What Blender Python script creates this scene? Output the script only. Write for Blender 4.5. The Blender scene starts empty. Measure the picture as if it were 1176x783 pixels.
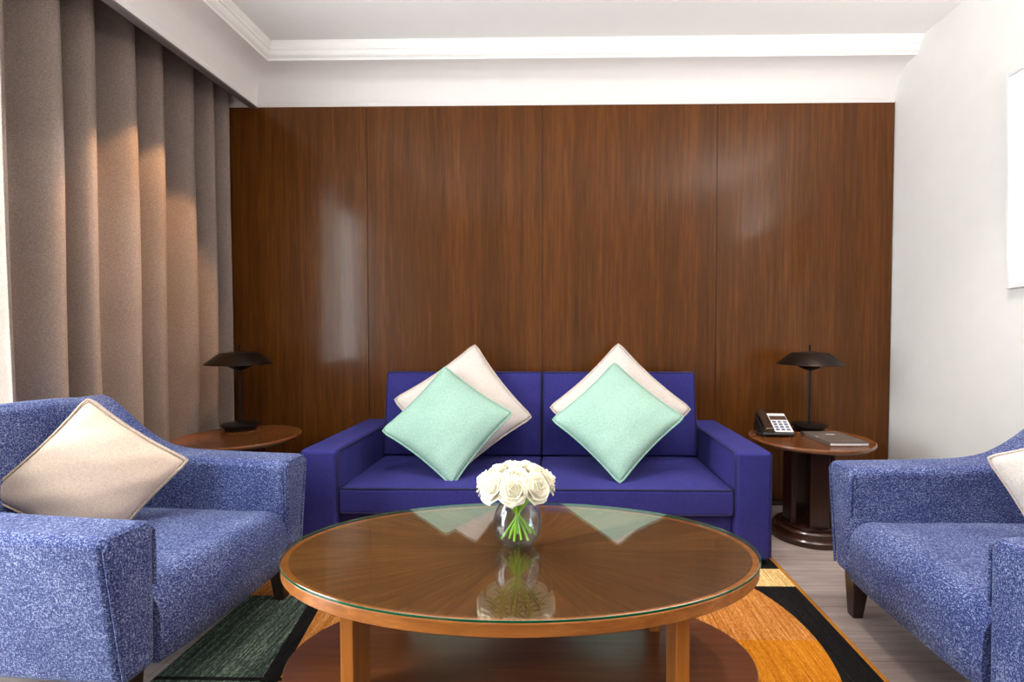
import bpy, bmesh, math, random
from mathutils import Vector, Matrix
random.seed(7)
PI = math.pi
R = math.radians
scene = bpy.context.scene
COL = scene.collection

# ------------------------------------------------------------------ helpers
def link(o, parent=None):
    COL.objects.link(o)
    if parent is not None:
        o.parent = parent
    return o

def obj(name, bm, m, parent=None, smooth=True, bevel=0, segs=3, sub=0, angle=40, clamp=True):
    me = bpy.data.meshes.new(name)
    bmesh.ops.recalc_face_normals(bm, faces=bm.faces)
    bm.to_mesh(me); bm.free()
    if smooth:
        for p in me.polygons: p.use_smooth = True
        try: me.set_sharp_from_angle(angle=R(angle))
        except Exception: pass
    if m is not None:
        me.materials.append(m)
    o = link(bpy.data.objects.new(name, me), parent)
    if bevel:
        b = o.modifiers.new('bevel', 'BEVEL'); b.width = bevel; b.segments = segs
        b.limit_method = 'ANGLE'; b.angle_limit = R(35); b.harden_normals = False; b.use_clamp_overlap = clamp
        for p in me.polygons: p.use_smooth = True
        try: me.attributes.remove(me.attributes['sharp_edge'])
        except Exception: pass
        w = o.modifiers.new('wn', 'WEIGHTED_NORMAL'); w.keep_sharp = False
    if sub:
        s = o.modifiers.new('sub', 'SUBSURF'); s.levels = sub; s.render_levels = sub
    return o

def tag(o, label=None, cat=None, group=None, kind=None):
    if label: o['label'] = label
    if cat: o['category'] = cat
    if group: o['group'] = group
    if kind: o['kind'] = kind
    return o

def thing(name, label, cat, loc=(0, 0, 0), rz=0.0, group=None):
    o = link(bpy.data.objects.new(name, None))
    o.empty_display_size = 0.1
    o.location = loc; o.rotation_euler = (0, 0, rz)
    return tag(o, label, cat, group)

def copy_tree(o, parent=None):
    c = o.copy(); COL.objects.link(c); c.parent = parent
    for ch in list(o.children):
        copy_tree(ch, c)
    return c

def box(x0, x1, y0, y1, z0, z1, bm=None):
    bm = bm or bmesh.new()
    v = [bm.verts.new((x, y, z)) for x in (x0, x1) for y in (y0, y1) for z in (z0, z1)]
    for f in ((0, 1, 3, 2), (4, 6, 7, 5), (0, 4, 5, 1), (2, 3, 7, 6), (0, 2, 6, 4), (1, 5, 7, 3)):
        bm.faces.new([v[i] for i in f])
    return bm

def hexa(pts, bm=None):
    """box from 8 points ordered bottom ring (4) then top ring (4)"""
    bm = bm or bmesh.new()
    v = [bm.verts.new(p) for p in pts]
    for f in ((3, 2, 1, 0), (4, 5, 6, 7), (0, 1, 5, 4), (1, 2, 6, 5), (2, 3, 7, 6), (3, 0, 4, 7)):
        bm.faces.new([v[i] for i in f])
    return bm

def lathe(prof, n=48, cx=0, cy=0, sx=1, sy=1, bm=None, caps=True):
    bm = bm or bmesh.new()
    rings = []
    for r, z in prof:
        rings.append([bm.verts.new((cx + sx * r * math.cos(2 * PI * k / n), cy + sy * r * math.sin(2 * PI * k / n), z)) for k in range(n)])
    for a, b in zip(rings, rings[1:]):
        for k in range(n):
            bm.faces.new((a[k], a[(k + 1) % n], b[(k + 1) % n], b[k]))
    if caps:
        if prof[0][0] > 1e-6: bm.faces.new(rings[0][::-1])
        if prof[-1][0] > 1e-6: bm.faces.new(rings[-1])
    bmesh.ops.remove_doubles(bm, verts=bm.verts, dist=1e-6)
    return bm

def tube(path, r, n=8, closed=False, bm=None, taper=None):
    bm = bm or bmesh.new()
    P = [Vector(p) for p in path]
    N = len(P); rings = []
    prev = None
    for i in range(N):
        a = P[(i - 1) % N] if (closed or i > 0) else P[i]
        b = P[(i + 1) % N] if (closed or i < N - 1) else P[i]
        t = (b - a).normalized()
        if prev is None:
            up = Vector((0, 0, 1)) if abs(t.z) < .9 else Vector((1, 0, 0))
            u = t.cross(up).normalized()
        else:
            u = (prev - t * prev.dot(t)).normalized()
        prev = u
        w = t.cross(u)
        rr = r if taper is None else r * taper(i / max(1, N - 1))
        rings.append([bm.verts.new(P[i] + rr * (math.cos(2 * PI * k / n) * u + math.sin(2 * PI * k / n) * w)) for k in range(n)])
    M = N if closed else N - 1
    for i in range(M):
        a, b = rings[i], rings[(i + 1) % N]
        for k in range(n):
            bm.faces.new((a[k], a[(k + 1) % n], b[(k + 1) % n], b[k]))
    if not closed:
        bm.faces.new(rings[0][::-1]); bm.faces.new(rings[-1])
    return bm

def prism(outline, fn, bm=None):
    """outline: list of 2-D points; fn(p, s) -> 3-D point for side s in (0, 1)"""
    bm = bm or bmesh.new()
    a = [bm.verts.new(fn(p, 0)) for p in outline]
    b = [bm.verts.new(fn(p, 1)) for p in outline]
    n = len(outline)
    for k in range(n):
        bm.faces.new((a[k], a[(k + 1) % n], b[(k + 1) % n], b[k]))
    bm.faces.new(a[::-1]); bm.faces.new(b)
    return bm

def smooth_path(pts, per=6, closed=False):
    """Catmull-Rom through the points"""
    P = [Vector(p) for p in pts]; n = len(P); out = []
    for i in range(n if closed else n - 1):
        p0 = P[(i - 1) % n] if (closed or i > 0) else P[i]
        p1 = P[i]; p2 = P[(i + 1) % n]
        p3 = P[(i + 2) % n] if (closed or i + 2 < n) else p2
        for k in range(per):
            t = k / per
            out.append(0.5 * ((2 * p1) + (-p0 + p2) * t + (2 * p0 - 5 * p1 + 4 * p2 - p3) * t * t + (-p0 + 3 * p1 - 3 * p2 + p3) * t ** 3))
    if not closed: out.append(P[-1])
    return out

# ------------------------------------------------------------------ materials
def s2l(c):
    return tuple(((v / 255) / 12.92 if v / 255 <= .04045 else ((v / 255 + .055) / 1.055) ** 2.4) for v in c) + (1.0,)

def new_mat(name):
    m = bpy.data.materials.new(name); m.use_nodes = True
    nt = m.node_tree; nt.nodes.clear()
    out = nt.nodes.new('ShaderNodeOutputMaterial')
    b = nt.nodes.new('ShaderNodeBsdfPrincipled')
    nt.links.new(b.outputs[0], out.inputs[0])
    return m, nt, b

class G:
    """small node-graph shorthand"""
    def __init__(s, nt): s.nt = nt
    def n(s, t, **kw):
        nd = s.nt.nodes.new(t)
        for k, v in kw.items(): setattr(nd, k, v)
        return nd
    def put(s, sock, v):
        if hasattr(v, 'is_output') or isinstance(v, bpy.types.NodeSocket): s.nt.links.new(v, sock)
        else: sock.default_value = v
    def coord(s, scale=(1, 1, 1), which='Object', rnd=False, rot=(0, 0, 0)):
        tc = s.n('ShaderNodeTexCoord'); mp = s.n('ShaderNodeMapping')
        s.nt.links.new(tc.outputs[which], mp.inputs[0])
        mp.inputs['Scale'].default_value = scale; mp.inputs['Rotation'].default_value = rot
        if rnd:
            oi = s.n('ShaderNodeObjectInfo'); ml = s.n('ShaderNodeMath', operation='MULTIPLY')
            s.nt.links.new(oi.outputs['Random'], ml.inputs[0]); ml.inputs[1].default_value = 37.0
            cb = s.n('ShaderNodeCombineXYZ')
            for i in range(3): s.nt.links.new(ml.outputs[0], cb.inputs[i])
            s.nt.links.new(cb.outputs[0], mp.inputs['Location'])
        return mp.outputs[0]
    def noise(s, vec, scale, detail=3, rough=.55, dist=0):
        t = s.n('ShaderNodeTexNoise'); s.put(t.inputs['Vector'], vec)
        t.inputs['Scale'].default_value = scale; t.inputs['Detail'].default_value = detail
        t.inputs['Roughness'].default_value = rough; t.inputs['Distortion'].default_value = dist
        return t.outputs['Fac']
    def wave(s, vec, scale, dist=0, detail=2, dscale=1, direction='X', typ='BANDS'):
        t = s.n('ShaderNodeTexWave', wave_type=typ); s.put(t.inputs['Vector'], vec)
        if typ == 'BANDS': t.bands_direction = direction
        t.inputs['Scale'].default_value = scale; t.inputs['Distortion'].default_value = dist
        t.inputs['Detail'].default_value = detail; t.inputs['Detail Scale'].default_value = dscale
        return t.outputs['Fac']
    def ramp(s, fac, stops, interp='LINEAR'):
        r = s.n('ShaderNodeValToRGB'); s.put(r.inputs[0], fac); e = r.color_ramp.elements
        r.color_ramp.interpolation = interp
        while len(e) < len(stops): e.new(.5)
        for el, (p, c) in zip(e, stops):
            el.position = p; el.color = c if len(c) == 4 else s2l(c)
        return r.outputs[0]
    def math(s, op, a, b=0.0, c=None):
        m = s.n('ShaderNodeMath', operation=op); s.put(m.inputs[0], a); s.put(m.inputs[1], b)
        if c is not None: s.put(m.inputs[2], c)
        return m.outputs[0]
    def mix(s, fac, a, b, mode='MIX'):
        m = s.n('ShaderNodeMix', data_type='RGBA', blend_type=mode)
        s.put(m.inputs[0], fac); s.put(m.inputs[6], a); s.put(m.inputs[7], b)
        return m.outputs[2]
    def bump(s, h, strength=.3, dist=.002):
        b = s.n('ShaderNodeBump'); b.inputs['Strength'].default_value = strength; b.inputs['Distance'].default_value = dist
        s.put(b.inputs['Height'], h); return b.outputs[0]

def plain(name, rgb, rough=.5, metal=0, spec=.5, bump=0, bscale=60, coat=0, var=.04):
    m, nt, b = new_mat(name); g = G(nt)
    v = g.coord()
    f = g.noise(v, 9, 4)
    c = s2l(rgb)
    lo = tuple(x * (1 - var) for x in c[:3]) + (1,); hi = tuple(min(1, x * (1 + var)) for x in c[:3]) + (1,)
    g.put(b.inputs['Base Color'], g.ramp(f, [(.3, lo), (.7, hi)]))
    b.inputs['Roughness'].default_value = rough; b.inputs['Metallic'].default_value = metal
    b.inputs['Specular IOR Level'].default_value = spec; b.inputs['Coat Weight'].default_value = coat
    b.inputs['Coat Roughness'].default_value = .08
    if bump: g.put(b.inputs['Normal'], g.bump(g.noise(v, bscale, 4), bump))
    return m

def wood(name, dark, mid, light, grain='Z', rough=.32, coat=.0, scale=1.0, spec=.5, coatr=.15):
    m, nt, b = new_mat(name); g = G(nt)
    st = {'Z': (1, 1, .045), 'X': (.045, 1, 1), 'Y': (1, .045, 1)}[grain]
    v = g.coord(tuple(s * scale for s in st), rnd=True)
    f1 = g.noise(v, 55, 6, .65, .3)
    st2 = tuple((s * scale if s == 1 else s * .5 * scale) for s in st)
    v2 = g.coord(st2, rnd=True)
    f2 = g.noise(v2, 7, 4, .6, 1.2)
    f3 = g.noise(v, 190, 3, .7)
    f = g.math('ADD', g.math('MULTIPLY', f1, .5), g.math('ADD', g.math('MULTIPLY', f2, .35), g.math('MULTIPLY', f3, .15)))
    c = g.ramp(f, [(.28, dark), (.5, mid), (.72, light)])
    g.put(b.inputs['Base Color'], c)
    b.inputs['Specular IOR Level'].default_value = spec
    b.inputs['Coat Weight'].default_value = coat; b.inputs['Coat Roughness'].default_value = coatr
    b.inputs['Roughness'].default_value = rough
    g.put(b.inputs['Normal'], g.bump(f3, .02, .0006))
    return m

def fabric(name, dark, mid, light, scale=420, rough=.9, bump=.35, sheen=.15, contrast=.16, rib=0):
    m, nt, b = new_mat(name); g = G(nt)
    v = g.coord()
    f1 = g.noise(v, scale, 2, .6)
    f2 = g.noise(v, 5, 3, .5)
    vs = g.coord((1, 1, .38)); vt = g.coord((.38, .38, 1))
    t1 = g.noise(vs, scale * .8, 2, .5); t2 = g.noise(vt, scale * .8, 2, .5)
    f = g.math('ADD', g.math('MULTIPLY', f1, .4), g.math('ADD', g.math('MULTIPLY', t1, .25), g.math('ADD', g.math('MULTIPLY', t2, .25), g.math('MULTIPLY', f2, .1))))
    if rib:
        sp = g.n('ShaderNodeSeparateXYZ'); g.put(sp.inputs[0], g.coord())
        wv = None
        for ax in range(3):
            q = g.math('SINE', g.math('ADD', g.math('MULTIPLY', sp.outputs[ax], rib), g.math('MULTIPLY', f1, 2.5)))
            wv = q if wv is None else g.math('ADD', wv, q)
        f = g.math('ADD', f, g.math('MULTIPLY', wv, .022))
    g.put(b.inputs['Base Color'], g.ramp(f, [(.5 - contrast, dark), (.5, mid), (.5 + contrast, light)]))
    b.inputs['Roughness'].default_value = rough; b.inputs['Specular IOR Level'].default_value = .2
    b.inputs['Sheen Weight'].default_value = sheen; b.inputs['Sheen Roughness'].default_value = .5
    g.put(b.inputs['Normal'], g.bump(g.math('ADD', f1, g.math('ADD', t1, t2)), bump, .0015))
    return m

M = {}
M['wall'] = plain('painted_plaster', (228, 226, 222), .75, bump=.05, bscale=120, var=.015)
M['ceiling'] = plain('ceiling_paint', (242, 240, 238), .8, bump=.03, bscale=120, var=.01)
M['cove'] = plain('cove_paint', (232, 227, 224), .6, var=.012)
M['trimwhite'] = plain('trim_white', (246, 244, 240), .45, var=.01)
M['track'] = plain('curtain_track_grey', (120, 112, 110), .5)
M['panel'] = wood('walnut_veneer', (58, 30, 8), (89, 49, 14), (118, 71, 25), 'Z', .36, .26, coatr=.12, spec=.12)
M['darkwood'] = wood('dark_stained_wood', (36, 18, 10), (58, 30, 16), (84, 46, 24), 'Z', .3, .4)
M['topwood'] = wood('side_table_veneer', (100, 57, 27), (116, 67, 32), (132, 78, 39), 'X', .25, .5, scale=.2)
M['rimwood'] = wood('oak_rim', (120, 66, 22), (168, 100, 40), (206, 138, 66), 'X', .35, .3)
M['legwood'] = wood('oak_leg', (126, 70, 24), (172, 104, 42), (204, 138, 66), 'Z', .35, .3)
M['shelfwood'] = wood('shelf_veneer', (80, 42, 20), (110, 62, 32), (138, 86, 48), 'X', .3, .5)
M['legdark'] = wood('leg_espresso', (24, 12, 7), (40, 20, 12), (60, 32, 20), 'Z', .35, .3)
M['sofa'] = fabric('indigo_weave', (28, 27, 82), (45, 43, 112), (68, 66, 144), 520, .85, .3, .02)
M['sofapipe'] = plain('navy_piping', (22, 20, 66), .8)
M['tweed'] = fabric('blue_tweed', (9, 15, 50), (46, 60, 118), (180, 191, 222), 430, .92, .6, .1, contrast=.14)
M['tweedpipe'] = fabric('blue_tweed_piping', (30, 36, 80), (62, 72, 128), (130, 138, 180), 300)
M['curtain'] = fabric('taupe_curtain', (112, 98, 90), (138, 122, 113), (162, 146, 136), 380, .9, .25, .1)
M['teal'] = fabric('mint_linen', (118, 154, 140), (147, 182, 167), (178, 206, 193), 420, .9, .3, .2)
M['tealpipe'] = fabric('mint_piping', (112, 156, 140), (138, 180, 164), (170, 206, 190), 420)
M['white'] = fabric('off_white_linen', (188, 177, 170), (208, 198, 191), (226, 218, 212), 420, .9, .3, .2)
M['whitepipe'] = fabric('off_white_piping', (176, 160, 150), (198, 182, 172), (220, 206, 198), 420)
M['cream'] = fabric('cream_linen', (198, 172, 152), (218, 194, 174), (236, 216, 200), 420, .9, .3, .2)
M['creampipe'] = fabric('cream_piping', (150, 128, 112), (196, 176, 158), (230, 216, 202), 420)
M['bronze'] = plain('dark_bronze', (40, 28, 21), .38, metal=.7)
M['blackmetal'] = plain('black_metal', (20, 17, 16), .4, metal=.4)
M['blackplastic'] = plain('black_plastic', (22, 20, 20), .3)
M['handset'] = plain('brown_black_gloss_plastic', (52, 34, 24), .18, coat=.6)
M['faceplate'] = plain('white_face_plate', (226, 224, 224), .35)
M['key'] = plain('grey_key', (92, 92, 120), .4)
M['display'] = plain('display_glass', (84, 62, 52), .12)
M['folder'] = plain('taupe_leatherette', (98, 88, 82), .38, bump=.1, bscale=300)
M['paper'] = plain('paper_edge', (238, 236, 234), .7)
M['emblem'] = plain('silver_foil', (214, 210, 206), .35)
M['frame'] = plain('white_frame_lacquer', (226, 226, 226), .4, var=.01)
M['mat'] = plain('white_mat_board', (250, 248, 246), .7, var=.005)
M['petal'] = plain('rose_petal', (252, 246, 226), .55, var=.01)
M['stem'] = plain('stem_green', (150, 198, 40), .5, var=.2)
M['sepal'] = plain('sepal_green', (104, 150, 36), .55, var=.1)
for k in ('petal', 'stem', 'sepal'):
    b = [n for n in M[k].node_tree.nodes if n.type == 'BSDF_PRINCIPLED'][0]
    b.inputs['Subsurface Weight'].default_value = .25 if k == 'petal' else .0
    b.inputs['Subsurface Radius'].default_value = (.01, .008, .006)

def glassy(name, ior, tint, rough=.0):
    m = bpy.data.materials.new(name); m.use_nodes = True; nt = m.node_tree; nt.nodes.clear(); g = G(nt)
    out = g.n('ShaderNodeOutputMaterial'); mx = g.n('ShaderNodeMixShader'); tr = g.n('ShaderNodeBsdfTransparent')
    gl = g.n('ShaderNodeBsdfGlossy'); fr = g.n('ShaderNodeFresnel')
    ge = g.n('ShaderNodeNewGeometry')          # a thin sheet: both faces reflect alike, no total internal reflection
    g.put(fr.inputs['IOR'], g.math('ADD', ior, g.math('MULTIPLY', ge.outputs['Backfacing'], 1 / ior - ior))); gl.inputs['Roughness'].default_value = rough
    f = g.noise(g.coord(), 3, 2)
    g.put(tr.inputs['Color'], g.ramp(f, [(0, tint), (1, tuple(min(1, t * 1.01) for t in tint[:3]) + (1,))]))
    nt.links.new(fr.outputs[0], mx.inputs[0]); nt.links.new(tr.outputs[0], mx.inputs[1]); nt.links.new(gl.outputs[0], mx.inputs[2])
    nt.links.new(mx.outputs[0], out.inputs[0])
    return m
M['tableglass'] = glassy('clear_table_glass', 2.3, (.97, .985, .975, 1))
M['vaseglass'] = glassy('clear_vase_glass', 1.5, (.93, .96, .97, 1))
M['water'] = glassy('water', 1.2, (.95, .975, .985, 1))
M['pane'] = glassy('window_pane_glass', 1.45, (.97, .98, .98, 1))
M['glassedge'] = plain('green_glass_edge', (8, 84, 52), .08, coat=.6)

def floor_mat():
    m, nt, b = new_mat('grey_oak_laminate'); g = G(nt)
    v = g.coord((.06, 1, 1))
    f = g.noise(v, 40, 5, .65, .4); f2 = g.noise(g.coord((.3, 1, 1)), 5, 3)
    br = g.n('ShaderNodeTexBrick'); g.put(br.inputs['Vector'], g.coord())
    br.inputs['Scale'].default_value = 1; br.inputs['Brick Width'].default_value = 1.3; br.inputs['Row Height'].default_value = .16
    br.inputs['Mortar Size'].default_value = .0015; br.inputs['Color1'].default_value = (1, 1, 1, 1); br.inputs['Color2'].default_value = (.92, .92, .92, 1)
    br.inputs['Mortar'].default_value = (.5, .48, .46, 1)
    c = g.ramp(g.math('ADD', g.math('MULTIPLY', f, .65), g.math('MULTIPLY', f2, .35)), [(.35, (150, 132, 127)), (.5, (172, 156, 150)), (.66, (192, 177, 171))])
    g.put(b.inputs['Base Color'], g.mix(1.0, c, br.outputs['Color'], 'MULTIPLY'))
    b.inputs['Roughness'].default_value = .4
    return m
M['floor'] = floor_mat()

def tabletop_mat():
    """radially matched veneer seen through the glass"""
    m, nt, b = new_mat('sunburst_veneer'); g = G(nt)
    tc = g.n('ShaderNodeTexCoord'); sp = g.n('ShaderNodeSeparateXYZ'); nt.links.new(tc.outputs['Object'], sp.inputs[0])
    ang = g.math('ARCTAN2', g.math('MULTIPLY', sp.outputs[1], 1.8), sp.outputs[0])
    rad = g.math('SQRT', g.math('ADD', g.math('POWER', sp.outputs[0], 2.0), g.math('POWER', sp.outputs[1], 2.0)))
    seg = g.math('FLOOR', g.math('MULTIPLY', ang, 8 / PI))
    wn = g.n('ShaderNodeTexWhiteNoise', noise_dimensions='1D'); g.put(wn.inputs['W'], seg)
    cb = g.n('ShaderNodeCombineXYZ'); g.put(cb.inputs[0], g.math('MULTIPLY', ang, 9.0)); g.put(cb.inputs[1], g.math('MULTIPLY', rad, 1.6)); g.put(cb.inputs[2], seg)
    f = g.noise(cb.outputs[0], 3.5, 5, .65, .3)
    f = g.math('ADD', g.math('MULTIPLY', f, .8), g.math('MULTIPLY', wn.outputs['Value'], .2))
    g.put(b.inputs['Base Color'], g.ramp(f, [(.3, (68, 38, 14)), (.5, (102, 63, 27)), (.72, (138, 92, 48))]))
    b.inputs['Roughness'].default_value = .35
    return m
M['tabletop'] = tabletop_mat()

def rug_mat():
    m, nt, b = new_mat('patterned_loop_pile'); g = G(nt)
    tc = g.n('ShaderNodeTexCoord'); sp = g.n('ShaderNodeSeparateXYZ'); nt.links.new(tc.outputs['Object'], sp.inputs[0])
    X, Y = sp.outputs[0], sp.outputs[1]
    def gt(a, v): return g.math('GREATER_THAN', a, v)
    def lt(a, v): return g.math('LESS_THAN', a, v)
    def both(a, b_): return g.math('MULTIPLY', a, b_)
    streak = g.noise(g.coord((1, .03, 1)), 150, 4, .7)
    fleck = g.noise(g.coord((1, .35, 1)), 230, 2, .6)
    s = g.math('ADD', g.math('MULTIPLY', streak, .6), g.math('MULTIPLY', fleck, .4))
    black = g.ramp(s, [(.35, (12, 12, 13)), (.55, (28, 26, 26)), (.7, (58, 52, 46))])
    green = g.ramp(s, [(.36, (24, 30, 28)), (.5, (62, 74, 66)), (.62, (128, 142, 122))])
    orange = g.ramp(s, [(.34, (140, 78, 28)), (.5, (186, 116, 52)), (.66, (222, 164, 98))])
    amber = g.ramp(s, [(.34, (150, 84, 14)), (.5, (192, 116, 24)), (.66, (216, 146, 50))])
    tan = g.ramp(s, [(.36, (178, 128, 66)), (.5, (224, 184, 118)), (.62, (246, 220, 168))])
    edge = g.ramp(s, [(.35, (150, 90, 26)), (.6, (190, 126, 50))])
    col = black
    dx = g.math('SUBTRACT', X, .195); dy = g.math('SUBTRACT', Y, 1.7)
    d = g.math('SQRT', g.math('ADD', g.math('MULTIPLY', dx, dx), g.math('MULTIPLY', dy, dy)))
    col = g.mix(lt(d, .722), col, orange)
    col = g.mix(both(lt(d, .722), lt(Y, 1.69)), col, amber)
    tanm = both(gt(X, .55), both(gt(Y, 2.052), lt(Y, 2.205)))
    col = g.mix(tanm, col, tan)
    left = lt(X, -.55)
    col = g.mix(left, col, orange)
    lineX = g.math('ADD', g.math('MULTIPLY', Y, -.17), -.62)          # slanting edge of the dark band
    col = g.mix(both(lt(X, lineX), lt(Y, 1.945)), col, black)
    col = g.mix(both(lt(X, g.math('SUBTRACT', lineX, .055)), lt(Y, 1.945)), col, green)
    col = g.mix(both(lt(X, -.55), both(gt(Y, 1.462), lt(Y, 1.478))), col, black)
    col = g.mix(gt(X, 1.018), col, edge)
    g.put(b.inputs['Base Color'], col)
    b.inputs['Roughness'].default_value = .95; b.inputs['Specular IOR Level'].default_value = .1
    g.put(b.inputs['Normal'], g.bump(s, .6, .004))
    return m
M['rug'] = rug_mat()

# ------------------------------------------------------------------ the room
XR, XL, YB, YF, ZC = 2.09, -2.36, 3.08, -2.6, 2.795
LIP = -1.895
def struct(name, bm, m, parent=None, **kw):
    o = obj(name, bm, m, parent, **kw)
    if parent is None: o['kind'] = 'structure'
    return o
struct('floor', box(XL - .12, XR + .12, YF - .12, YB + .12, -.1, 0), M['floor'], smooth=False)
struct('ceiling', box(XL - .12, XR + .12, YF - .12, YB + .12, ZC, ZC + .1), M['ceiling'], smooth=False)
wb = struct('wall_back', box(XL - .12, XR + .12, YB, YB + .12, 0, ZC), M['wall'], smooth=False)
struct('wall_right', box(XR, XR + .12, YF, YB, 0, ZC), M['wall'], smooth=False)
struct('wall_front', box(XL - .12, XR + .12, YF - .12, YF, 0, ZC), M['wall'], smooth=False)
# left wall with the window opening
WY0, WY1, WZ0, WZ1 = .15, 1.86, .12, 2.5
bm = box(XL - .12, XL, YF, WY0, 0, ZC); box(XL - .12, XL, WY1, YB, 0, ZC, bm)
box(XL - .12, XL, WY0, WY1, 0, WZ0, bm); box(XL - .12, XL, WY0, WY1, WZ1, ZC, bm)
struct('wall_left', bm, M['wall'], smooth=False)
bm = bmesh.new()
for y0, y1 in ((WY0, WY0 + .05), ((WY0 + WY1) / 2 - .03, (WY0 + WY1) / 2 + .03), (WY1 - .05, WY1)):
    box(XL - .09, XL - .03, y0, y1, WZ0, WZ1, bm)
box(XL - .09, XL - .03, WY0, WY1, WZ0, WZ0 + .05, bm); box(XL - .09, XL - .03, WY0, WY1, WZ1 - .05, WZ1, bm)
w1 = struct('window_1', bm, M['trimwhite'], smooth=False)
obj('glass_pane', box(XL - .064, XL - .058, WY0 + .04, WY1 - .04, WZ0 + .04, WZ1 - .04), M['pane'], w1, smooth=False)

# wood panelling
seams = [-2.30, -1.202, -.093, .996, 2.087]
for i in range(4):
    x0, x1 = seams[i] + .0025, seams[i + 1] - .0025
    bm = hexa([(x0, 3.06, .03), (x1, 3.06, .03), (x1, YB, .03), (x0, YB, .03),
               (x0, 3.06, 2.512), (x1, 3.06, 2.512), (x1, YB, 2.512), (x0, YB, 2.512)])
    obj('wood_panel', bm, M['panel'], wb, smooth=False, bevel=.0015, segs=1)
obj('reveal_strip', box(XL, XR, 3.062, YB, 2.513, 2.545), M['cove'], wb, smooth=False)
obj('panel_backing', box(-2.3, XR - .003, 3.066, YB - .001, .03, 2.512), M['legdark'], wb, smooth=False)
struct('baseboard_back', box(LIP - .4, XR, 3.045, YB, 0, .03), M['legdark'], smooth=False)

# cove and crown moulding
PROF = [(0, 2.538), (.004, 2.56), (.012, 2.598), (.026, 2.635), (.05, 2.672), (.085, 2.695), (.135, 2.703), (.172, 2.705), (.176, 2.716), (.187, 2.722),
        (.197, 2.735), (.200, 2.750), (.203, 2.752), (.206, 2.752), (.208, 2.766), (.216, 2.776), (.222, 2.785), (.223, 2.795)]
def sweep(i0, i1):
    """profile rows i0..i1 swept along back wall and down the left side, mitred at the corner"""
    bm = bmesh.new(); rows = []
    for d, z in PROF[i0:i1 + 1]:
        rows.append([bm.verts.new((XR, 3.06 - d, z)), bm.verts.new((LIP + d, 3.06 - d, z)), bm.verts.new((LIP + d, YF, z))])
    for a, b in zip(rows, rows[1:]):
        for k in (0, 1): bm.faces.new((a[k], a[k + 1], b[k + 1], b[k]))
    # close behind, up to the ceiling
    d0, z0 = PROF[i0]; d1, z1 = PROF[i1]
    back = [bm.verts.new((XR, 3.06 - d0 + .0, ZC)), bm.verts.new((LIP + d0, 3.06 - d0, ZC)), bm.verts.new((LIP + d0, YF, ZC))]
    for k in (0, 1):
        bm.faces.new((rows[0][k], rows[0][k + 1], back[k + 1], back[k]))
    return bm
struct('trim_1', sweep(0, 7), M['cove'], angle=50)
struct('trim_2', sweep(7, len(PROF) - 1), M['trimwhite'], angle=30)
# fascia of the curtain pocket: a thin board carried under the cove on the left
struct('trim_3', box(LIP - .045, LIP, YF, 3.06, 2.505, ZC), M['track'], smooth=False)
struct('trim_4', box(LIP - .002, LIP + .003, YF, 3.06, 2.513, 2.545), M['cove'], smooth=False)

# ------------------------------------------------------------------ curtain
CREST = [(-2.10, 1.815), (-2.10, 2.03), (-2.10, 2.178), (-2.10, 2.40), (-2.10, 2.56), (-2.10, 2.787), (-2.085, 2.93), (-2.055, 3.03)]
def curtain_strip(crests, z0=.015, z1=2.785, amp=.15, start=1.0):
    pts = []
    for (xa, ya), (xb, yb) in zip(crests, crests[1:]):
        n = 22
        for k in range(n):
            t = k / n
            # asymmetric pleat: a round crest, a deep tucked valley right behind it
            s = .5 + .5 * math.cos(2 * PI * t)
            s = s ** 1.5
            x = xa + (xb - xa) * t - amp * (1 - s)
            y = ya + (yb - ya) * (t + .055 * math.sin(2 * PI * t))
            pts.append((x, y))
    pts.append(crests[-1])
    bm = bmesh.new(); rows = []
    NZ = 26
    for j in range(NZ + 1):
        z = z0 + (z1 - z0) * j / NZ
        a = 1.0 + .10 * (1 - j / NZ)
        row = []
        for i, (x, y) in enumerate(pts):
            wob = .006 * math.sin(z * 3.1 + i * .31) * (1 - j / NZ)
            row.append(bm.verts.new((-2.16 + (x + 2.16) * (a if x < -2.16 else 1) + wob, y + .004 * math.sin(z * 2.2 + i * .17), z)))
        rows.append(row)
    for a, b in zip(rows, rows[1:]):
        for k in range(len(pts) - 1): bm.faces.new((a[k], a[k + 1], b[k + 1], b[k]))
    return bm
cu = obj('curtain', curtain_strip(CREST), M['curtain'], angle=180)
s = cu.modifiers.new('solid', 'SOLIDIFY'); s.thickness = .004
tag(cu, 'floor-length taupe curtain hanging in deep folds along the left wall', 'curtain')

def sheer_mat():
    m = bpy.data.materials.new('white_voile'); m.use_nodes = True; nt = m.node_tree; nt.nodes.clear(); g = G(nt)
    out = g.n('ShaderNodeOutputMaterial'); tl = g.n('ShaderNodeBsdfTranslucent'); df = g.n('ShaderNodeBsdfDiffuse'); tr = g.n('ShaderNodeBsdfTransparent')
    f = g.noise(g.coord((1, 1, .2)), 300, 2)
    g.put(tl.inputs[0], g.ramp(f, [(.3, (226, 230, 226)), (.7, (242, 244, 240))])); df.inputs[0].default_value = (.85, .86, .84, 1)
    a = g.n('ShaderNodeMixShader'); b = g.n('ShaderNodeMixShader'); a.inputs[0].default_value = .4; b.inputs[0].default_value = .3
    nt.links.new(tl.outputs[0], a.inputs[1]); nt.links.new(df.outputs[0], a.inputs[2])
    nt.links.new(a.outputs[0], b.inputs[1]); nt.links.new(tr.outputs[0], b.inputs[2]); nt.links.new(b.outputs[0], out.inputs[0])
    return m
bm = bmesh.new(); rows = []
for z in (.02, .9, 1.8, 2.785):
    rows.append([bm.verts.new((-2.285 + .028 * math.sin(k * .62) + .006 * math.sin(k * .23 + z), 1.05 + .80 * k / 120, z)) for k in range(121)])
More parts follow.
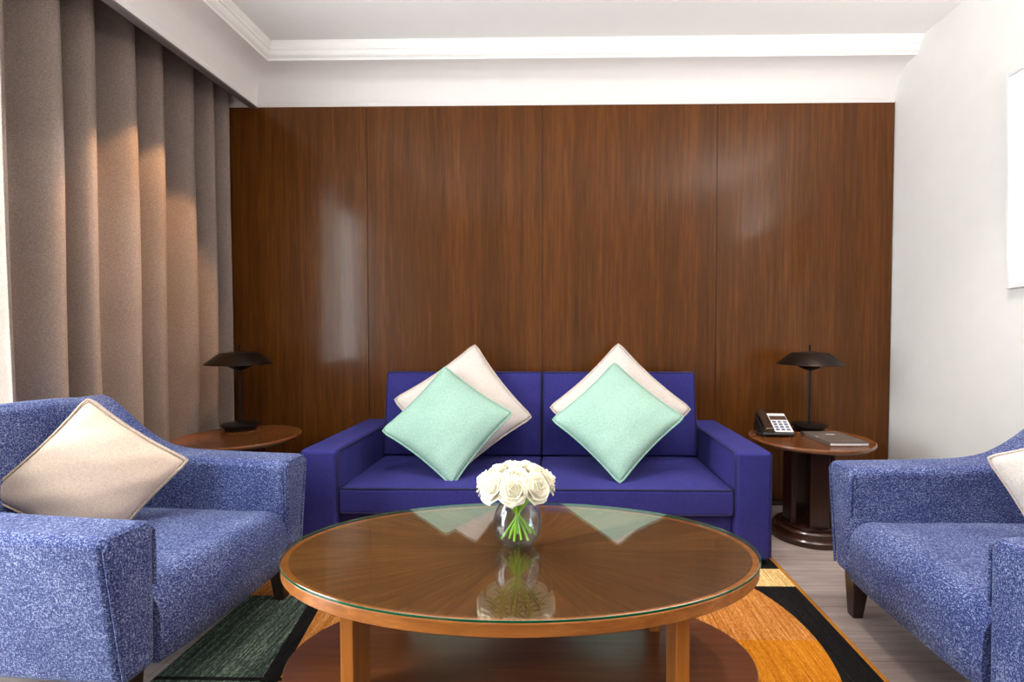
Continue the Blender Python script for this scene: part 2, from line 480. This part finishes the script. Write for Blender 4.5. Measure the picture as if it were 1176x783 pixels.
for a, b in zip(rows, rows[1:]):
    for k in range(120): bm.faces.new((a[k], a[k + 1], b[k + 1], b[k]))
tag(obj('sheer_curtain', bm, sheer_mat(), angle=180), 'sheer white curtain over the window at the far left edge', 'curtain')

# ------------------------------------------------------------------ rug
bm = box(-1.27, 1.037, .35, 3.03, 0.0, .010)
tag(obj('rug', bm, M['rug'], bevel=.004, segs=2), 'patterned black, orange and tan rug under the oval coffee table', 'rug')

# ------------------------------------------------------------------ sofa
SX = -.105
sofa = thing('sofa', 'indigo blue two-seat sofa against the wood panelled wall', 'sofa', (SX, 2.62, 0))
def L(x): return x - SX
def yl(y): return y - 2.62
IX0, IX1, OX0, OX1 = L(-1.03), L(.823), L(-1.207), L(.992)
YFs, YBs = yl(2.222), yl(3.04)
def arm_bm(x0, x1):
    return box(x0, x1, YFs, YBs, .035, .545)
for side, (a, b) in (('l', (OX0, IX0)), ('r', (IX1, OX1))):
    arm = obj('arm', arm_bm(a, b), M['sofa'], sofa, bevel=.022, segs=4)
    xi = b if side == 'l' else a
    sg = 1 if side == 'l' else -1
    # piping that follows the inner face: up the front and back along the top with a round corner
    path = [(xi - sg * .003, YFs + .012, .25)]
    path += [(xi - sg * .003, YFs + .012 + .035 * (1 - math.cos(t)), .497 + .036 * math.sin(t)) for t in [PI / 2 * k / 8 for k in range(9)]]
    path += [(xi - sg * .003, YBs - .25, .533)]
    obj('piping', tube(path, .0055), M['sofapipe'], arm)
    xo = a if side == 'l' else b
    path = [(xo + sg * .005, YFs + .006, .05), (xo + sg * .005, YFs + .006, .53)]
    obj('piping', tube(path, .0045), M['sofapipe'], arm)
obj('base_rail', box(IX0, IX1, yl(2.262), yl(2.95), .07, .238), M['sofa'], sofa, bevel=.008)
obj('back_frame', box(IX0 + .002, IX1 - .002, yl(2.955), yl(3.035), .07, .825), M['sofa'], sofa, bevel=.02)
mid = L(-.091)
def cushion_box(x0, x1, y0, y1, z0, z1, crown=.012, nx=10, ny=8):
    """box cushion with a crowned top"""
    bm = bmesh.new()
    g = {}
    for s in (0, 1):
        for i in range(nx + 1):
            for j in range(ny + 1):
                u, v = i / nx, j / ny
                z = z0 if s == 0 else z1 + crown * (1 - (2 * u - 1) ** 4) * (1 - (2 * v - 1) ** 4) - .004
                g[s, i, j] = bm.verts.new((x0 + (x1 - x0) * u, y0 + (y1 - y0) * v, z))
    for i in range(nx):
        for j in range(ny):
            bm.faces.new((g[0, i, j], g[0, i, j + 1], g[0, i + 1, j + 1], g[0, i + 1, j]))
            bm.faces.new((g[1, i, j], g[1, i + 1, j], g[1, i + 1, j + 1], g[1, i, j + 1]))
    for i in range(nx):
        bm.faces.new((g[0, i, 0], g[0, i + 1, 0], g[1, i + 1, 0], g[1, i, 0])); bm.faces.new((g[0, i + 1, ny], g[0, i, ny], g[1, i, ny], g[1, i + 1, ny]))
    for j in range(ny):
        bm.faces.new((g[0, 0, j + 1], g[0, 0, j], g[1, 0, j], g[1, 0, j + 1])); bm.faces.new((g[0, nx, j], g[0, nx, j + 1], g[1, nx, j + 1], g[1, nx, j]))
    return bm
for x0, x1 in ((IX0 + .004, mid - .003), (mid + .003, IX1 - .004)):
    sc = obj('seat_cushion', cushion_box(x0, x1, yl(2.226), yl(2.845), .242, .366), M['sofa'], sofa, bevel=.014, segs=3)
    yfr = yl(2.226)
    for zz in (.362, .246):
        obj('piping', tube([(x0 + .008, yfr + .1, zz), (x0 + .006, yfr + .012, zz), (x0 + .014, yfr + .004, zz), (x1 - .014, yfr + .004, zz), (x1 - .006, yfr + .012, zz), (x1 - .008, yfr + .1, zz)], .0048), M['sofapipe'], sc)
    # back cushion, leaning
    bb = bmesh.new(); nx, nz = 10, 10; g = {}
    for s in (0, 1):
        for i in range(nx + 1):
            for j in range(nz + 1):
                u, v = i / nx, j / nz
                yy = 2.815 + .075 * v
                if s: yy += .135 - .07 * v + .0
                else: yy -= .014 * (1 - (2 * u - 1) ** 4) * (1 - (2 * v - 1) ** 4)
                g[s, i, j] = bb.verts.new((x0 + (x1 - x0) * u, yl(yy), .368 + (.853 - .368) * v))
    for i in range(nx):
        for j in range(nz):
            bb.faces.new((g[0, i, j], g[0, i + 1, j], g[0, i + 1, j + 1], g[0, i, j + 1])); bb.faces.new((g[1, i, j], g[1, i, j + 1], g[1, i + 1, j + 1], g[1, i + 1, j]))
    for i in range(nx):
        bb.faces.new((g[0, i, 0], g[1, i, 0], g[1, i + 1, 0], g[0, i + 1, 0])); bb.faces.new((g[0, i, nz], g[0, i + 1, nz], g[1, i + 1, nz], g[1, i, nz]))
    for j in range(nz):
        bb.faces.new((g[0, 0, j], g[0, 0, j + 1], g[1, 0, j + 1], g[1, 0, j])); bb.faces.new((g[0, nx, j], g[1, nx, j], g[1, nx, j + 1], g[0, nx, j + 1]))
    bc = obj('back_cushion', bb, M['sofa'], sofa, bevel=.012, segs=3)
    e = .004
    obj('piping', tube([(x0 + e, yl(2.82), .40), (x0 + e, yl(2.889), .838), (x0 + .014, yl(2.892), .849), (x1 - .014, yl(2.892), .849), (x1 - e, yl(2.889), .838), (x1 - e, yl(2.82), .40)], .0045), M['sofapipe'], bc)
for x in (OX0 + .09, OX1 - .09):
    for y in (YFs + .08, YBs - .08):
        obj('foot', box(x - .03, x + .03, y - .03, y + .03, .010, .04), M['legdark'], sofa, smooth=False)

# ------------------------------------------------------------------ cushions
def pillow_mesh(s, T, seed=0, pinch=.07, n=26):
    rnd = random.Random(seed); bm = bmesh.new(); g = {}
    ph = [rnd.uniform(0, 6.28) for _ in range(8)]
    h = s / 2
    for sd in (0, 1):
        for i in range(n + 1):
            for j in range(n + 1):
                u, v = -1 + 2 * i / n, -1 + 2 * j / n
                x = h * u * (1 - pinch * (1 - v * v) * abs(u) ** 1.0); z = h * v * (1 - pinch * (1 - u * u) * abs(v) ** 1.0)
                # round the very corner
                cr = max(0, abs(u) + abs(v) - 1.86) / .14
                x *= 1 - .03 * cr; z *= 1 - .03 * cr
                e = max(0, (1 - u * u)) ** .55 * max(0, (1 - v * v)) ** .55
                w = 0
                for q in range(3):
                    w += .5 * math.sin((3 + q) * u * 1.7 + (2.3 - q) * v * 2.1 + ph[q + 3 * sd % 5])
                rim = 4 * e * (1 - e)
                t = T / 2 * e * (1 + .045 * w) + .0022 * rim * math.sin(14 * (u * math.cos(ph[0]) + v * math.sin(ph[0])) + ph[1])
                if (i in (0, n) or j in (0, n)):
                    if sd == 1: g[1, i, j] = g[0, i, j]; continue
                    t = 0
                g[sd, i, j] = bm.verts.new((x, -t if sd == 0 else t, z))
    for i in range(n):
        for j in range(n):
            bm.faces.new((g[0, i, j], g[0, i + 1, j], g[0, i + 1, j + 1], g[0, i, j + 1]))
            f = (g[1, i, j], g[1, i, j + 1], g[1, i + 1, j + 1], g[1, i + 1, j])
            if len(set(f)) == 4: bm.faces.new(f)
    edge = []
    for i in range(n): edge.append(g[0, i, 0].co.copy())
    for j in range(n): edge.append(g[0, n, j].co.copy())
    for i in range(n): edge.append(g[0, n - i, n].co.copy())
    for j in range(n): edge.append(g[0, 0, n - j].co.copy())
    return bm, edge
def pillow(name, label, loc, s, T, roll, recl, yaw, m, mp, seed, group=None, double=False):
    bm, edge = pillow_mesh(s, T, seed)
    o = obj(name, bm, m, angle=180)
    o.matrix_world = Matrix.Translation(loc) @ Matrix.Rotation(yaw, 4, 'Z') @ Matrix.Rotation(recl, 4, 'X') @ Matrix.Rotation(roll, 4, 'Y')
    tag(o, label, 'cushion', group)
    if double:
        for off in (-.007, .007):
            obj('piping', tube([(p.x * 1.0, off, p.z) for p in edge], .0042, 6, closed=True), mp, o)
    else:
        obj('piping', tube([(p.x, 0, p.z) for p in edge], .0045, 6, closed=True), mp, o)
    return o
GC = 'scatter cushions on the sofa'
pillow('cushion', 'off-white square cushion behind the mint one at the sofa\'s left end', (-.532, 2.715, .662), .565, .14, -.642, -.40, .092, M['white'], M['whitepipe'], 1, GC)
pillow('cushion', 'off-white square cushion behind the mint one at the sofa\'s right end', (.348, 2.705, .666), .565, .14, -.789, -.40, -.085, M['white'], M['whitepipe'], 2, GC)
pillow('cushion', 'mint green square cushion at the sofa\'s left end, tipped on its corner', (-.570, 2.505, .625), .485, .15, -.926, -.60, .067, M['teal'], M['tealpipe'], 3, GC)
pillow('cushion', 'mint green square cushion at the sofa\'s right end, tipped on its corner', (.308, 2.49, .648), .485, .15, -.83, -.60, -.12, M['teal'], M['tealpipe'], 4, GC)
pillow('cushion', 'cream square cushion with double piping on the left armchair', (-1.672, 1.70, .575), .41, .12, -.89, -.20, .40, M['cream'], M['creampipe'], 5, None, True)
pillow('cushion', 'pale off-white cushion on the right armchair by the wall', (1.70, 1.53, .572), .42, .12, -.43, -.12, -.40, M['white'], M['whitepipe'], 6)

# ------------------------------------------------------------------ armchairs
def armchair(name, label, loc, rz):
    t = thing(name, label, 'armchair', loc, rz, 'armchairs facing each other')
    top = smooth_path([(.43, .583, 0), (.2, .587, 0), (.02, .592, 0), (-.075, .597, 0), (-.165, .614, 0), (-.24, .648, 0), (-.312, .697, 0), (-.38, .755, 0), (-.435, .80, 0), (-.468, .818, 0), (-.498, .826, 0)], 3)
    outl = [(p.x, p.y) for p in top] + [(-.50, .80), (-.47, .18), (.425, .17)]
    for sg in (-1, 1):
        def fn(p, s_, sg=sg):
            x, z = p
            k = max(0, min(1, (.58 - z) / .41))
            yo = .44 - .05 * k; yi = .285
            return (x, sg * (yo if s_ else yi), z)
        bm = prism(outl, fn)
        arm = obj('arm', bm, M['tweed'], t, bevel=.03, segs=5, clamp=False)
        # welt round the arm front
        def e(z, out):
            k = max(0, min(1, (.58 - z) / .41)); return sg * ((.44 - .05 * k - .007) if out else .292)
        path = [(.424, e(.19, 1), .19), (.424, e(.4, 1), .4), (.424, e(.55, 1), .552), (.421, e(.575, 1) - sg * .02, .575), (.421, e(.575, 0) + sg * .02, .575), (.424, e(.55, 0), .552), (.424, e(.4, 0), .4)]
        obj('piping', tube(path, .005, 6), M['tweed'], arm)
    # back: front face leans, top rounded
    n = 12
    prof = smooth_path([(-.46, .19, 0), (-.49, .5, 0), (-.505, .78, 0), (-.497, .825, 0), (-.47, .84, 0), (-.435, .836, 0), (-.412, .81, 0), (-.40, .74, 0), (-.385, .58, 0), (-.35, .40, 0), (-.335, .25, 0)], 4)
    bm = bmesh.new(); rows = []
    for k in range(n + 1):
        u = -1 + 2 * k / n
        y = .287 * u
        rows.append([bm.verts.new((p.x + (.018 * (1 - u ** 4) if p.x > -.42 else 0), y, p.y - .012 * abs(u) ** 3 * (1 if p.y > .7 else 0))) for p in prof])
    for a, b in zip(rows, rows[1:]):
        for k in range(len(prof) - 1): bm.faces.new((a[k], b[k], b[k + 1], a[k + 1]))
        bm.faces.new((a[-1], b[-1], b[0], a[0]))
    bm.faces.new(rows[0]); bm.faces.new(rows[-1][::-1])
    obj('backrest', bm, M['tweed'], t, angle=60)
    # tight seat with a waterfall front
    prof = [(-.36, .17), (-.36, .380)]
    prof += [(-.36 + .14 * k, .381 + .004 * math.sin(PI * k / 4.4)) for k in range(1, 5)]
    prof += [(.345 + .085 * math.sin(a), .30 + .085 * math.cos(a)) for a in [PI / 2 * k / 8 for k in range(9)]]
    prof += [(.432, .24), (.428, .175), (.42, .17)]
    n = 12; bm = bmesh.new(); rows = []
    for k in range(n + 1):
        u = -1 + 2 * k / n
        rows.append([bm.verts.new((x + (.014 * (1 - u ** 4) if x > .3 else 0), .2845 * u, z + (.016 * (1 - u ** 4) if z > .36 else 0))) for x, z in prof])
    for a, b in zip(rows, rows[1:]):
        for k in range(len(prof) - 1): bm.faces.new((a[k], b[k], b[k + 1], a[k + 1]))
        bm.faces.new((a[-1], b[-1], b[0], a[0]))
    bm.faces.new(rows[0]); bm.faces.new(rows[-1][::-1])
    obj('seat', bm, M['tweed'], t, angle=60)
    for sx in (-1, 1):
        for sy in (-1, 1):
            cx, cy = (.365 if sx > 0 else -.40), sy * .335
            a, b = .034, .019
            ox = .008 * sx
            zb = .0
            bm = hexa([(cx + ox - b, cy - b, zb), (cx + ox + b, cy - b, zb), (cx + ox + b, cy + b, zb), (cx + ox - b, cy + b, zb),
                       (cx - a, cy - a, .185), (cx + a, cy - a, .185), (cx + a, cy + a, .185), (cx - a, cy + a, .185)])
            obj('leg', bm, M['legdark'], t, bevel=.003, segs=2)
    return t
armchair('armchair', 'blue tweed armchair with cream cushion in front of the curtain', (-1.52, 1.62, 0), R(-3.5))
armchair('armchair', 'blue tweed armchair with tapered dark leg by the white right wall', (1.525, 1.525, 0), PI)

# ------------------------------------------------------------------ coffee table
CX, CY, TA, TB = -.114, 1.486, .727, .387
ct = thing('coffee_table', 'oval wooden coffee table with a glass-covered top and lower shelf', 'coffee table', (CX, CY, 0))
def ell(prof, n=128):
    """rings with inset d from the ellipse"""
    bm = bmesh.new(); rings = []
    for d, z in prof:
        rings.append([bm.verts.new(((TA - d) * math.cos(2 * PI * k / n), (TB - d) * math.sin(2 * PI * k / n), z)) for k in range(n)])
    for a, b in zip(rings, rings[1:]):
        for k in range(n): bm.faces.new((a[k], a[(k + 1) % n], b[(k + 1) % n], b[k]))
    bm.faces.new(rings[0][::-1]); bm.faces.new(rings[-1])
    return bm
def rim_band(prof, n=128):
    bm = bmesh.new(); rings = []
    for d, z in prof:
        rings.append([bm.verts.new(((TA - d) * math.cos(2 * PI * k / n), (TB - d) * math.sin(2 * PI * k / n), z)) for k in range(n)])
    m = len(rings)
    for i in range(m):
        a, b = rings[i], rings[(i + 1) % m]
        for k in range(n): bm.faces.new((a[k], a[(k + 1) % n], b[(k + 1) % n], b[k]))
    return bm
obj('tabletop', ell([(.03, .386), (.0245, .386), (.0245, .4205), (.03, .4215)]), M['tabletop'], ct, smooth=False)
obj('rim', rim_band([(.008, .384), (.004, .388), (.004, .4175), (.008, .4212), (.024, .4212), (.024, .384)]), M['rimwood'], ct, angle=30)
gl = obj('glass_top', ell([(.004, .4225), (.001, .4235), (.001, .4290), (.0035, .4305)]), M['tableglass'], ct, smooth=False)
gl['label'] = 'clear glass sheet with green edge'
obj('polished_edge', rim_band([(.0012, .4237), (.0, .4240), (.0, .4288), (.0012, .4292)]), M['glassedge'], gl, angle=60)
for sx in (-1, 1):
    for y0, y1 in ((-.238, -.125), (.125, .238)):
        xs = sorted((sx * .425, sx * .461))
        obj('leg', box(xs[0], xs[1], y0, y1, .084, .386), M['legwood'], ct, bevel=.003, segs=2)
obj('shelf', ell([(.012, .048), (.004, .052), (.004, .08), (.008, .084)]), M['shelfwood'], ct, angle=30)
for sx in (-1, 1):
    for sy in (-1, 1):
        obj('foot', lathe([(.03, .010), (.034, .014), (.034, .049)], 20, sx * .44, sy * .18), M['legdark'], ct)

# ------------------------------------------------------------------ vase and roses
VX, VY, VZ = -.124, 1.492, .4305
vase = thing('vase', 'round clear glass vase of water holding white roses on coffee table', 'vase', (VX, VY, VZ))
outer = [(.0, 0), (.030, 0), (.040, .003), (.058, .020), (.070, .042), (.0755, .068), (.0735, .092), (.066, .114), (.055, .134), (.0495, .145), (.0495, .150)]
inner = [(.0475, .150), (.0475, .145), (.053, .134), (.0638, .114), (.0712, .092), (.0732, .068), (.0678, .043), (.055, .023), (.040, .014), (0, .012)]
def fine(p):
    q = smooth_path([(a, b, 0) for a, b in p], 3); return [(max(0, v.x), v.y) for v in q]
vb = obj('vase_body', lathe(fine(outer) + fine(inner), 56, caps=False), M['vaseglass'], vase, angle=60)
wat = [(0, .0125), (.039, .0145), (.054, .0235), (.0668, .0435), (.0722, .068), (.0706, .088), (.0706, .089), (0, .089)]
obj('water', lathe(wat, 48, caps=False), M['water'], vase, angle=60)

def petal(bm, rad, h, width, ang, z0, curl, open_):
    nu, nv = 6, 6; g = {}
    for i in range(nu + 1):
        for j in range(nv + 1):
            u = -1 + 2 * i / nu; v = j / nv
            a = ang + u * width * (0.55 + .45 * math.sin(PI * min(1, v * .62 + .1)))
            r = rad * (.25 + .75 * math.sin(v * PI / 2) ** .8) + open_ * v ** 2.2 + .0035 * abs(u) ** 2 * v
            z = z0 + h * (v - .12 * u * u * v) - curl * max(0, v - .7) ** 1.5 * 3
            g[i, j] = bm.verts.new((r * math.cos(a), r * math.sin(a), z))
    for i in range(nu):
        for j in range(nv): bm.faces.new((g[i, j], g[i + 1, j], g[i + 1, j + 1], g[i, j + 1]))
def rose_bm(seed):
    rnd = random.Random(seed); bm = bmesh.new()
    for n, rad, h, w, cu_, op, z0 in ((3, .007, .036, 1.3, .0, .0, .004), (4, .013, .036, 1.0, .003, .001, .002), (5, .020, .035, .85, .007, .004, 0), (6, .027, .031, .75, .010, .007, -.002), (7, .032, .024, .62, .012, .009, -.004)):
        o = rnd.uniform(0, 6)
        for k in range(n):
            petal(bm, rad * rnd.uniform(.95, 1.05), h * rnd.uniform(.94, 1.05), w, o + 2 * PI * k / n + rnd.uniform(-.12, .12), z0, cu_, op * rnd.uniform(.8, 1.3))
    lathe([(0, -.008), (.012, -.006), (.022, 0), (.026, .008), (.018, .02), (0, .028)], 16, bm=bm, caps=False)
    return bm
BC = Vector((VX - .004, VY, .615))
names2 = {0: 'right end', 1: 'back right', 2: 'back', 3: 'back left', 4: 'left end', 5: 'low front left', 6: 'low front centre', 7: 'low front right'}
roses = [('white rose crowning the top middle of the bouquet', 0, 0)]
for k, nm in enumerate(['upper right side', 'upper back right', 'upper back left', 'upper left side', 'upper front']):
    roses.append((f'white rose on the {nm} of the bouquet', 36, [8, 62, 118, 172, 270][k]))
for k in range(8):
    roses.append((f'white rose at the {names2[k]} of the bouquet, on its rim', 78, k * 45 + (6 if k < 3 else 0)))
rose_meshes = []
base_rose = None
for i, (lab, th, ph) in enumerate(roses):
    th_, ph_ = R(th), R(ph)
    d = Vector((math.sin(th_) * math.cos(ph_), math.sin(th_) * math.sin(ph_), math.cos(th_)))
    c = BC + Vector((d.x * .082, d.y * .078, d.z * .046 - .010 + (.010 if th > 60 else 0)))
    tilt = Vector((d.x, d.y, d.z + .35)).normalized()
    t = thing('white_rose', lab, 'flower', c, 0, 'white roses in the vase')
    q = tilt.to_track_quat('Z', 'Y')
    if i < 4:
        bl = obj('bloom', rose_bm(20 + i), M['petal'], t, angle=180)
        sm = bl.modifiers.new('sol', 'SOLIDIFY'); sm.thickness = .0008
        rose_meshes.append(bl)
    else:
        bl = rose_meshes[i % 4].copy(); COL.objects.link(bl); bl.parent = t
    bl.scale = (1.14, 1.14, 1.10)
    bl.rotation_mode = 'QUATERNION'; bl.rotation_quaternion = q @ Matrix.Rotation(i * 1.3, 4, 'Z').to_quaternion()
    # sepals + stem, stem crosses the neck and splays out on the other side
    cw = c - tilt * .006
    bmS = bmesh.new()
    for k in range(5):
        a = 2 * PI * k / 5
        pts = [Vector((.004 * math.cos(a), .004 * math.sin(a), -.006)), Vector((.022 * math.cos(a), .022 * math.sin(a), -.004)), Vector((.033 * math.cos(a + .1), .033 * math.sin(a + .1), .004))]
        tube([q @ p for p in pts], .004, 6, bm=bmS, taper=lambda x: 1 - .8 * x)
    obj('sepals', bmS, M['sepal'], t)
    neck = Vector((VX + .016 * d.x, VY + .016 * d.y, VZ + .118))
    foot = Vector((VX - .050 * d.x + .012 * math.sin(i * 2.1), VY - .046 * d.y + .012 * math.cos(i * 2.7), VZ + .033 + .008 * math.sin(i * 1.9)))
    path = smooth_path([cw, cw.lerp(neck, .55) - Vector((0, 0, .006)), neck, neck.lerp(foot, .5), foot], 5)
    obj('stem', tube([p - c for p in path], .0036, 7), M['stem'], t)

# ------------------------------------------------------------------ side tables
def side_table(label, loc):
    t = thing('side_table', label, 'side table', loc, 0, 'round pedestal side tables')
    obj('tabletop', lathe([(0, .498), (.270, .498), (.288, .503), (.300, .511), (.305, .519), (.304, .5255), (.300, .5285), (.294, .5285), (.290, .5265), (0, .5265)], 72, caps=False), M['topwood'], t, angle=35)
    obj('base', lathe([(0, 0), (.196, 0), (.198, .006), (.198, .028), (.192, .034), (.172, .036), (.170, .042), (.170, .060), (.164, .066), (0, .066)], 64, caps=False), M['darkwood'], t, angle=35)
    for k in range(4):
        a = k * PI / 2
        bm = bmesh.new()
        box(-.05, .05, .088, .116, .066, .498, bm)
        bmesh.ops.rotate(bm, verts=bm.verts, cent=(0, 0, 0), matrix=Matrix.Rotation(a, 3, 'Z'))
        obj('pedestal_board', bm, M['darkwood'], t, bevel=.004, segs=2)
    obj('collar', lathe([(0, .066), (.135, .066), (.138, .07), (.134, .08), (.0, .08)], 48, caps=False), M['darkwood'], t)
    return t
side_table('round dark wood side table with telephone, right of the sofa', (1.357, 2.612, 0))
side_table('round dark wood side table by the curtain, left of the sofa', (-1.737, 2.60, 0))

# ------------------------------------------------------------------ lamps
def lamp(label, loc):
    t = thing('table_lamp', label, 'table lamp', loc, 0, 'dark metal table lamps')
    obj('base', lathe([(0, 0), (.074, 0), (.078, .005), (.080, .016), (.092, .026), (.096, .030), (.096, .036), (.090, .039), (0, .039)], 56, caps=False), M['blackmetal'], t, angle=35)
    p = obj('pole', lathe([(.0065, .038), (.0065, .40)], 20), M['blackmetal'], t)
    sh = [(.045, .452), (.095, .449), (.103, .444), (.172, .388), (.175, .383), (.172, .381), (.10, .438), (.092, .443), (.045, .446)]
    obj('lamp_shade', lathe(sh + [sh[0]], 64, caps=False), M['bronze'], t, angle=25)
    obj('shade_cap', lathe([(0, .454), (.05, .4535), (.052, .449), (.05, .445), (0, .445)], 40, caps=False), M['bronze'], t, angle=35)
    obj('diffuser', lathe([(.0, .345), (.018, .347), (.05, .362), (.078, .380), (.08, .384), (.076, .387), (0, .400)], 48, caps=False), M['blackmetal'], t, angle=35)
    obj('finial', lathe([(.004, .40), (.004, .485), (.0055, .487), (.0055, .494), (0, .497)], 16), M['blackmetal'], t)
    return t
lamp('dark bronze table lamp beside the telephone, right of the sofa', (1.452, 2.80, .5266))
lamp('dark bronze table lamp in the shadowed corner beside the curtain', (-1.84, 2.765, .5266))

# ------------------------------------------------------------------ telephone
ph = thing('telephone', 'black desk telephone with white keypad panel beside right-hand lamp', 'telephone', (1.20, 2.685, .5266), R(-4))
def slope(y): return .030 + (y + .075) * (.085 / .155)
bm = hexa([(-.085, -.078, .008), (.085, -.078, .008), (.085, .075, .008), (-.085, .075, .008),
           (-.085, -.078, .022), (.085, -.078, .022), (.08, .075, .106), (-.08, .075, .106)])
obj('body', bm, M['blackplastic'], ph, bevel=.006, segs=3)
def onface(x0, x1, v0, v1, h0, h1):
    """block lying on the sloped face; v runs up the face 0..1"""
    P = lambda x, v, h: (x, -.074 + .147 * v - h * .46, .026 + .080 * v + h * .88)
    return hexa([P(x0, v0, h0), P(x1, v0, h0), P(x1, v1, h0), P(x0, v1, h0), P(x0, v0, h1), P(x1, v0, h1), P(x1, v1, h1), P(x0, v1, h1)])
fp = obj('face_plate', onface(-.018, .078, .03, .97, -.002, .004), M['faceplate'], ph, bevel=.002, segs=2)
obj('display', onface(-.014, .074, .62, .82, .003, .0055), M['display'], fp, smooth=False)
for r_ in range(4):
    for c_ in range(3):
        x0 = -.009 + c_ * .028; v0 = .08 + r_ * .13
        obj('key', onface(x0, x0 + .019, v0, v0 + .085, .003, .007), M['key'], fp, bevel=.0012, segs=1)
hs = obj('handset', onface(-.072, -.026, .0, 1.06, .006, .026), M['handset'], ph, bevel=.009, segs=4)
obj('earpiece', onface(-.076, -.022, .80, 1.06, -.002, .012), M['handset'], hs, bevel=.006, segs=3)
obj('mouthpiece', onface(-.076, -.022, .0, .22, -.002, .012), M['handset'], hs, bevel=.006, segs=3)
for x in (-.07, .07):
    for y in (-.065, .06):
        obj('foot', lathe([(.007, 0), (.008, .002), (.008, .010)], 14, x, y), M['blackplastic'], ph)
cord = [(-.07 - .03 * math.sin(PI * s_) - .0, -.065 + .10 * s_, .010) for s_ in [k / 160 for k in range(161)]]
coil = [(x + .0055 * math.cos(k * .9), y, .0085 + .0055 * (1 + math.sin(k * .9)) - .003) for k, (x, y, z) in enumerate(cord)]
obj('coiled_cord', tube(coil, .0018, 5), M['blackplastic'], ph)

# ------------------------------------------------------------------ folder
fo = thing('folder', 'taupe hardback folder with white pages lying on the right side table', 'folder', (1.452, 2.552, .5270), R(1.5))
W2, H2 = .100, .136
obj('pages', box(-W2 + .003, W2 - .004, -H2 + .003, H2 - .003, .003, .014), M['paper'], fo, smooth=False)
bm = box(-W2, W2, -H2, H2, .014, .018); box(-W2, W2, -H2, H2, 0, .003, bm); box(-W2, -W2 + .003, -H2, H2, .001, .017, bm)
obj('cover', bm, M['folder'], fo, smooth=False)
em = obj('emblem', box(-.008, .036, .046, .062, .0178, .0190), M['emblem'], fo, smooth=False)

obj('clasp', lathe([(0, .0178), (.006, .0178), (.006, .0192), (0, .0195)], 14, -W2 + .012, 0), M['emblem'], fo)

# ------------------------------------------------------------------ picture on the right wall
pic = thing('picture_frame', 'white picture frame hanging on the right wall, partly cut off', 'picture', (XR, 1.92, 1.80))
pic.rotation_euler = (R(-1.9), 0, 0)
HW, HH = .365, .495
bm = bmesh.new(); fw_ = .018
for y0, y1, z0, z1 in ((-HW, -HW + fw_, -HH, HH), (HW - fw_, HW, -HH, HH), (-HW + fw_, HW - fw_, -HH, -HH + fw_), (-HW + fw_, HW - fw_, HH - fw_, HH)):
    box(-.024, -.001, y0, y1, z0, z1, bm)
obj('frame', bm, M['frame'], pic, bevel=.0015, segs=1)
obj('mount_board', box(-.012, -.002, -HW + fw_, HW - fw_, -HH + fw_, HH - fw_), M['mat'], pic, smooth=False)
obj('print', box(-.0126, -.012, -HW + .17, HW - .17, -HH + .2, HH - .2), M['curtain'], pic, smooth=False)

# ------------------------------------------------------------------ light
world = bpy.data.worlds.new('World'); scene.world = world; world.use_nodes = True
bg = world.node_tree.nodes['Background']; bg.inputs[0].default_value = (.80, .90, 1.0, 1); bg.inputs[1].default_value = 1.2
def area(name, loc, rot, sx, sy, power, color, spread=PI):
    l = bpy.data.lights.new(name, 'AREA'); l.shape = 'RECTANGLE'; l.size = sx; l.size_y = sy; l.energy = power; l.color = color; l.spread = spread
    o = link(bpy.data.objects.new(name, l)); o.location = loc; o.rotation_euler = rot; return o
def spot(name, loc, target, power, color, size, blend, rad=.03):
    l = bpy.data.lights.new(name, 'SPOT'); l.energy = power; l.color = color; l.spot_size = R(size); l.spot_blend = blend; l.shadow_soft_size = rad
    o = link(bpy.data.objects.new(name, l)); o.location = loc
    o.rotation_euler = (Vector(target) - Vector(loc)).to_track_quat('-Z', 'Y').to_euler(); return o
# daylight outside the window
area('daylight', (XL - .16, (WY0 + WY1) / 2, (WZ0 + WZ1) / 2), (0, R(-90), 0), WZ1 - WZ0, WY1 - WY0, 265, (.95, .98, 1.0))
# unseen area fills, added to brighten the ceiling and rake the curtain folds
area('fill_right', (1.86, .9, 2.05), (R(180), R(-14), 0), .3, .8, 46, (1.0, .95, .92))
area('fill_rear', (.5, -.9, .9), (R(180), 0, 0), .6, .6, 10, (1.0, .95, .92))
# warm ceiling lamp on the curtain; the neutral spots below are added fill
spot('downlight_and_fill', (-1.3, 2.40, ZC - .02), (-2.1, 2.42, 1.5), 150, (1.0, .58, .28), 38, .25)
spot('downlight_and_fill', (-.9, 2.46, ZC - .02), (-2.1, 1.93, 1.25), 120, (1.0, .93, .86), 40, .6)  # unseen neutral spot, added to shade the pleats from one side
for x in (-.65, .45, 1.45):
    spot('downlight_and_fill', (x, 1.75, ZC - .02), (x, 1.95, 0), 75, (1.0, .93, .85), 76, .7)  # unseen row of spots, added to light the seating from above

# ------------------------------------------------------------------ camera
F, HC = 555.0, 1.1
cam = bpy.data.cameras.new('Camera'); co = link(bpy.data.objects.new('Camera', cam))
cam.sensor_fit = 'HORIZONTAL'; cam.sensor_width = 36.0; cam.lens = 36.0 * F / 1176
cam.shift_x = -.03623; cam.shift_y = .00283; cam.clip_start = .02
co.location = (0, 0, HC)
co.rotation_euler = (R(90 - 1.53), 0, R(.97))
scene.camera = co
scene.cycles.transparent_max_bounces = 24
vs = scene.view_settings
vs.view_transform = 'Standard'; vs.look = 'None'; vs.gamma = 1.0; vs.exposure = 0.0; vs.use_curve_mapping = False
